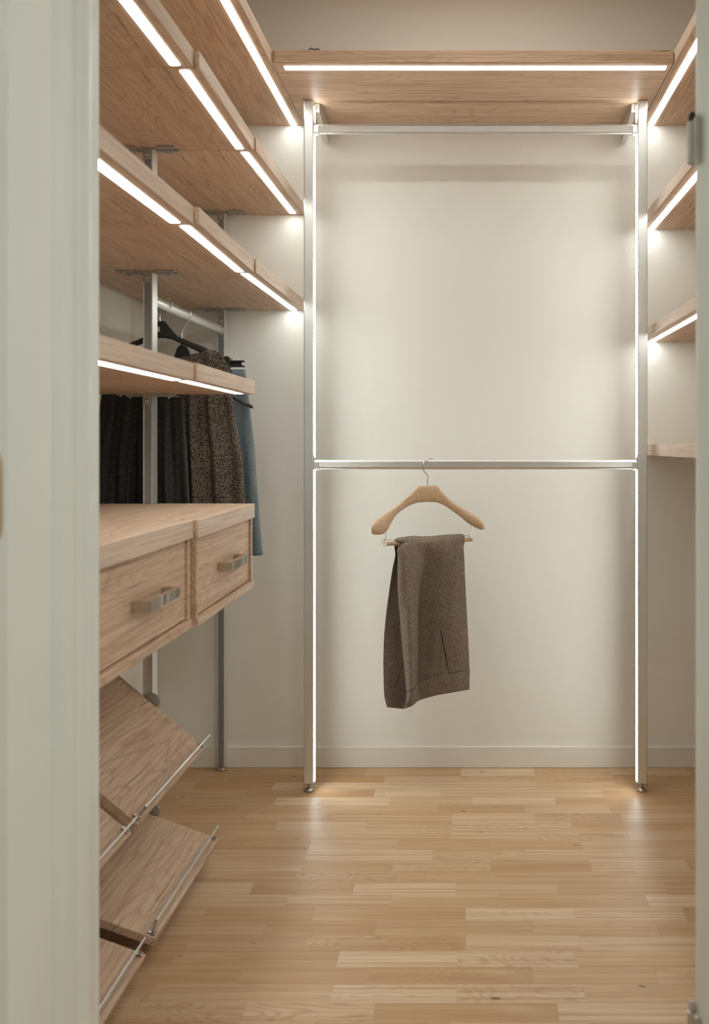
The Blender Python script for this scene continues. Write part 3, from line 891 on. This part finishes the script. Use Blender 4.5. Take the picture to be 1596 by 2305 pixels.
# spotted dress
dr = empty('dress', (-.90, 2.66, .80), 'dark brown spotted dress on a black hanger, shoulder rising above the short shelf', 'dress')
top = [(0, 850), (.04, 815), (.10, 796), (.17, 790), (.25, 803), (.35, 848), (.5, 862), (.62, 850), (.72, 812), (.80, 796), (.86, 787), (.93, 791), (.97, 803), (1.0, 832)]
garment('dress_body', 2.66, top, [(780, 503), (800, 509), (830, 518), (890, 523), (950, 531), (1018, 544), (1130, 552), (1220, 557)],
        [(780, 262), (830, 245), (890, 228), (1018, 205), (1130, 196), (1220, 190)], 1235, .014, 6.5, .07, M['leopard'], dr, ph=.6)
o = garment('shade_panel', 2.588, [(0, 862), (.5, 866), (1, 870)], [(850, 405), (890, 412), (1018, 421), (1130, 427), (1220, 430)],
        [(850, 252), (890, 232), (1018, 208), (1130, 199), (1220, 194)], 1232, .008, 4.6, .012, M['leopard_shade'], dr, ph=1.3, nu=70)  # dark sheet over the dress's left part, stands in for shade there
o['label'] = 'near-black spotted sheet standing in for shade on the dress'
# denim skirt
sk = empty('skirt', (-.89, 2.83, .80), 'grey blue denim skirt with a braided cord, clipped to a black hanger', 'skirt')
garment('skirt_body', 2.83, [(0, 835), (1, 834)], [(830, 552), (885, 559.5), (1018, 574), (1130, 581.5), (1250, 592)],
        [(830, 290), (885, 280), (1018, 262), (1130, 254), (1250, 244)], 1249, .013, 4.5, .10, M['denim'], sk, ph=2.1)
put('waistband', MB().rings([[Vector((wx(419+133.4*math.cos(a), 2.83), 2.83-.019*math.sin(a), wz(y, 2.83))) for a in [2*math.pi*i/40 for i in range(40)]] for y in (832, 850)]), M['denim'], sk, smooth=True)
rp = []
for s_ in (0, 1):
    pts = []
    for i in range(70):
        t = i/69; px = 519+49*t; py = 889+27*t-7*math.sin(math.pi*t)*-.35
        a = t*2*math.pi*7+s_*math.pi
        c = P(px, py, 2.83-.066*(1-.75*t))
        pts.append(c+Vector((0, .0033*math.cos(a), .0033*math.sin(a))))
    rp.append(pts)
mb = MB()
for pts in rp: mb.tube(pts, .0034, 6)
put('braided_cord', mb, M['black'], sk, smooth=True)

# black hanger of the dress
bh = empty('clothes_hanger', tuple(P(364, 790, 2.66)), 'black contoured plastic hanger carrying the spotted dress', 'hanger', 'black hangers on the left rail')
U = [(364, 722), (371, 723), (384, 739), (400, 757), (431, 770), (463, 782), (478, 793)]
Lw = [(364, 761), (371, 761), (388, 764), (402, 771), (428, 783), (455, 796), (476, 807)]
sec_ = []
for s_ in (-1, 1):
    lst = list(zip(U, Lw))
    if s_ < 0: lst = [((728-u[0], u[1]), (728-l[0], l[1])) for u, l in reversed(lst[1:])]
    for u, l in lst:
        A_, B_ = P(u[0], u[1], 2.66), P(l[0], l[1], 2.66); c = (A_+B_)/2; hv = (A_-B_)/2
        sec_.append([c+hv*math.copysign(abs(math.cos(a))**.6, math.cos(a))+Vector((0, .006*math.sin(a), 0)) for a in [2*math.pi*i/14 for i in range(14)]])
put('hanger_body', MB().rings(sec_), M['black'], bh, smooth=True)
hk = [P(a, b_, 2.66) for a, b_ in [(361, 726), (360, 712), (366, 704), (380, 697), (388.5, 685), (385, 674), (377, 669.5), (369, 673), (366, 681)]]
put('hook', MB().tube(cat_rom(hk, 6), .0016, 8), M['wire'], bh, smooth=True)
st = put('size_sticker', MB().frame_box(P(354, 747, 2.652), (.0075, 0, .0008), (0, .0015, 0), (-.0006, 0, .0145)), M['tag'], bh)
# clip hanger of the skirt
ch = empty('clothes_hanger', tuple(P(414, 815, 2.83)), 'black clip hanger holding the denim skirt, bar end poking out', 'hanger', 'black hangers on the left rail')
m_ = MB()
q = [(391, 812), (398, 787), (404, 778), (408, 777), (409, 772), (411, 772), (412, 777), (420, 780), (426, 790), (434, 812)]
m_.prism([(wz(y, 2.83), wx(x, 2.83)) for x, y in q], 2.824, 2.836, 1)
put('hanger_body', m_, M['black'], ch, bevel=.001)
bar = MB()
for z_, dz, y0, y1 in ((813.5, 2.6, 2.822, 2.838), (824.5, 2.2, 2.822, 2.838)):
    bar.box(wx(286, 2.83), wx(550, 2.83), y0, y1, wz(z_+dz/2+.6, 2.83), wz(z_-dz/2-.6, 2.83))
bar.box(wx(290, 2.83), wx(544, 2.83), 2.828, 2.832, wz(824, 2.83), wz(814, 2.83))
put('clip_bar', bar, M['black'], ch, bevel=.0008)
for cx in (512, 324):
    c = MB().lathe([(.0135, -.016), (.0145, -.012), (.0145, .012), (.0135, .016)], (wx(cx, 2.83), 2.83, wz(812.5, 2.83)), 22, 'y')
    c.box(wx(cx+2, 2.83), wx(cx+8, 2.83), 2.812, 2.826, wz(835, 2.83), wz(815, 2.83))
    c.box(wx(cx-6, 2.83), wx(cx+13, 2.83), 2.806, 2.8155, wz(838.5, 2.83), wz(834.5, 2.83))
    put('clip', c, M['black'], ch, bevel=.0012)
hk = [P(a, b_, 2.83) for a, b_ in [(410, 779), (409.7, 757), (410.5, 745), (416, 735), (425, 722), (429.5, 710), (428, 699), (420, 692), (411, 693), (408.5, 700)]]
put('hook', MB().tube(cat_rom(hk, 6), .0016, 8), M['wire'], ch, smooth=True)
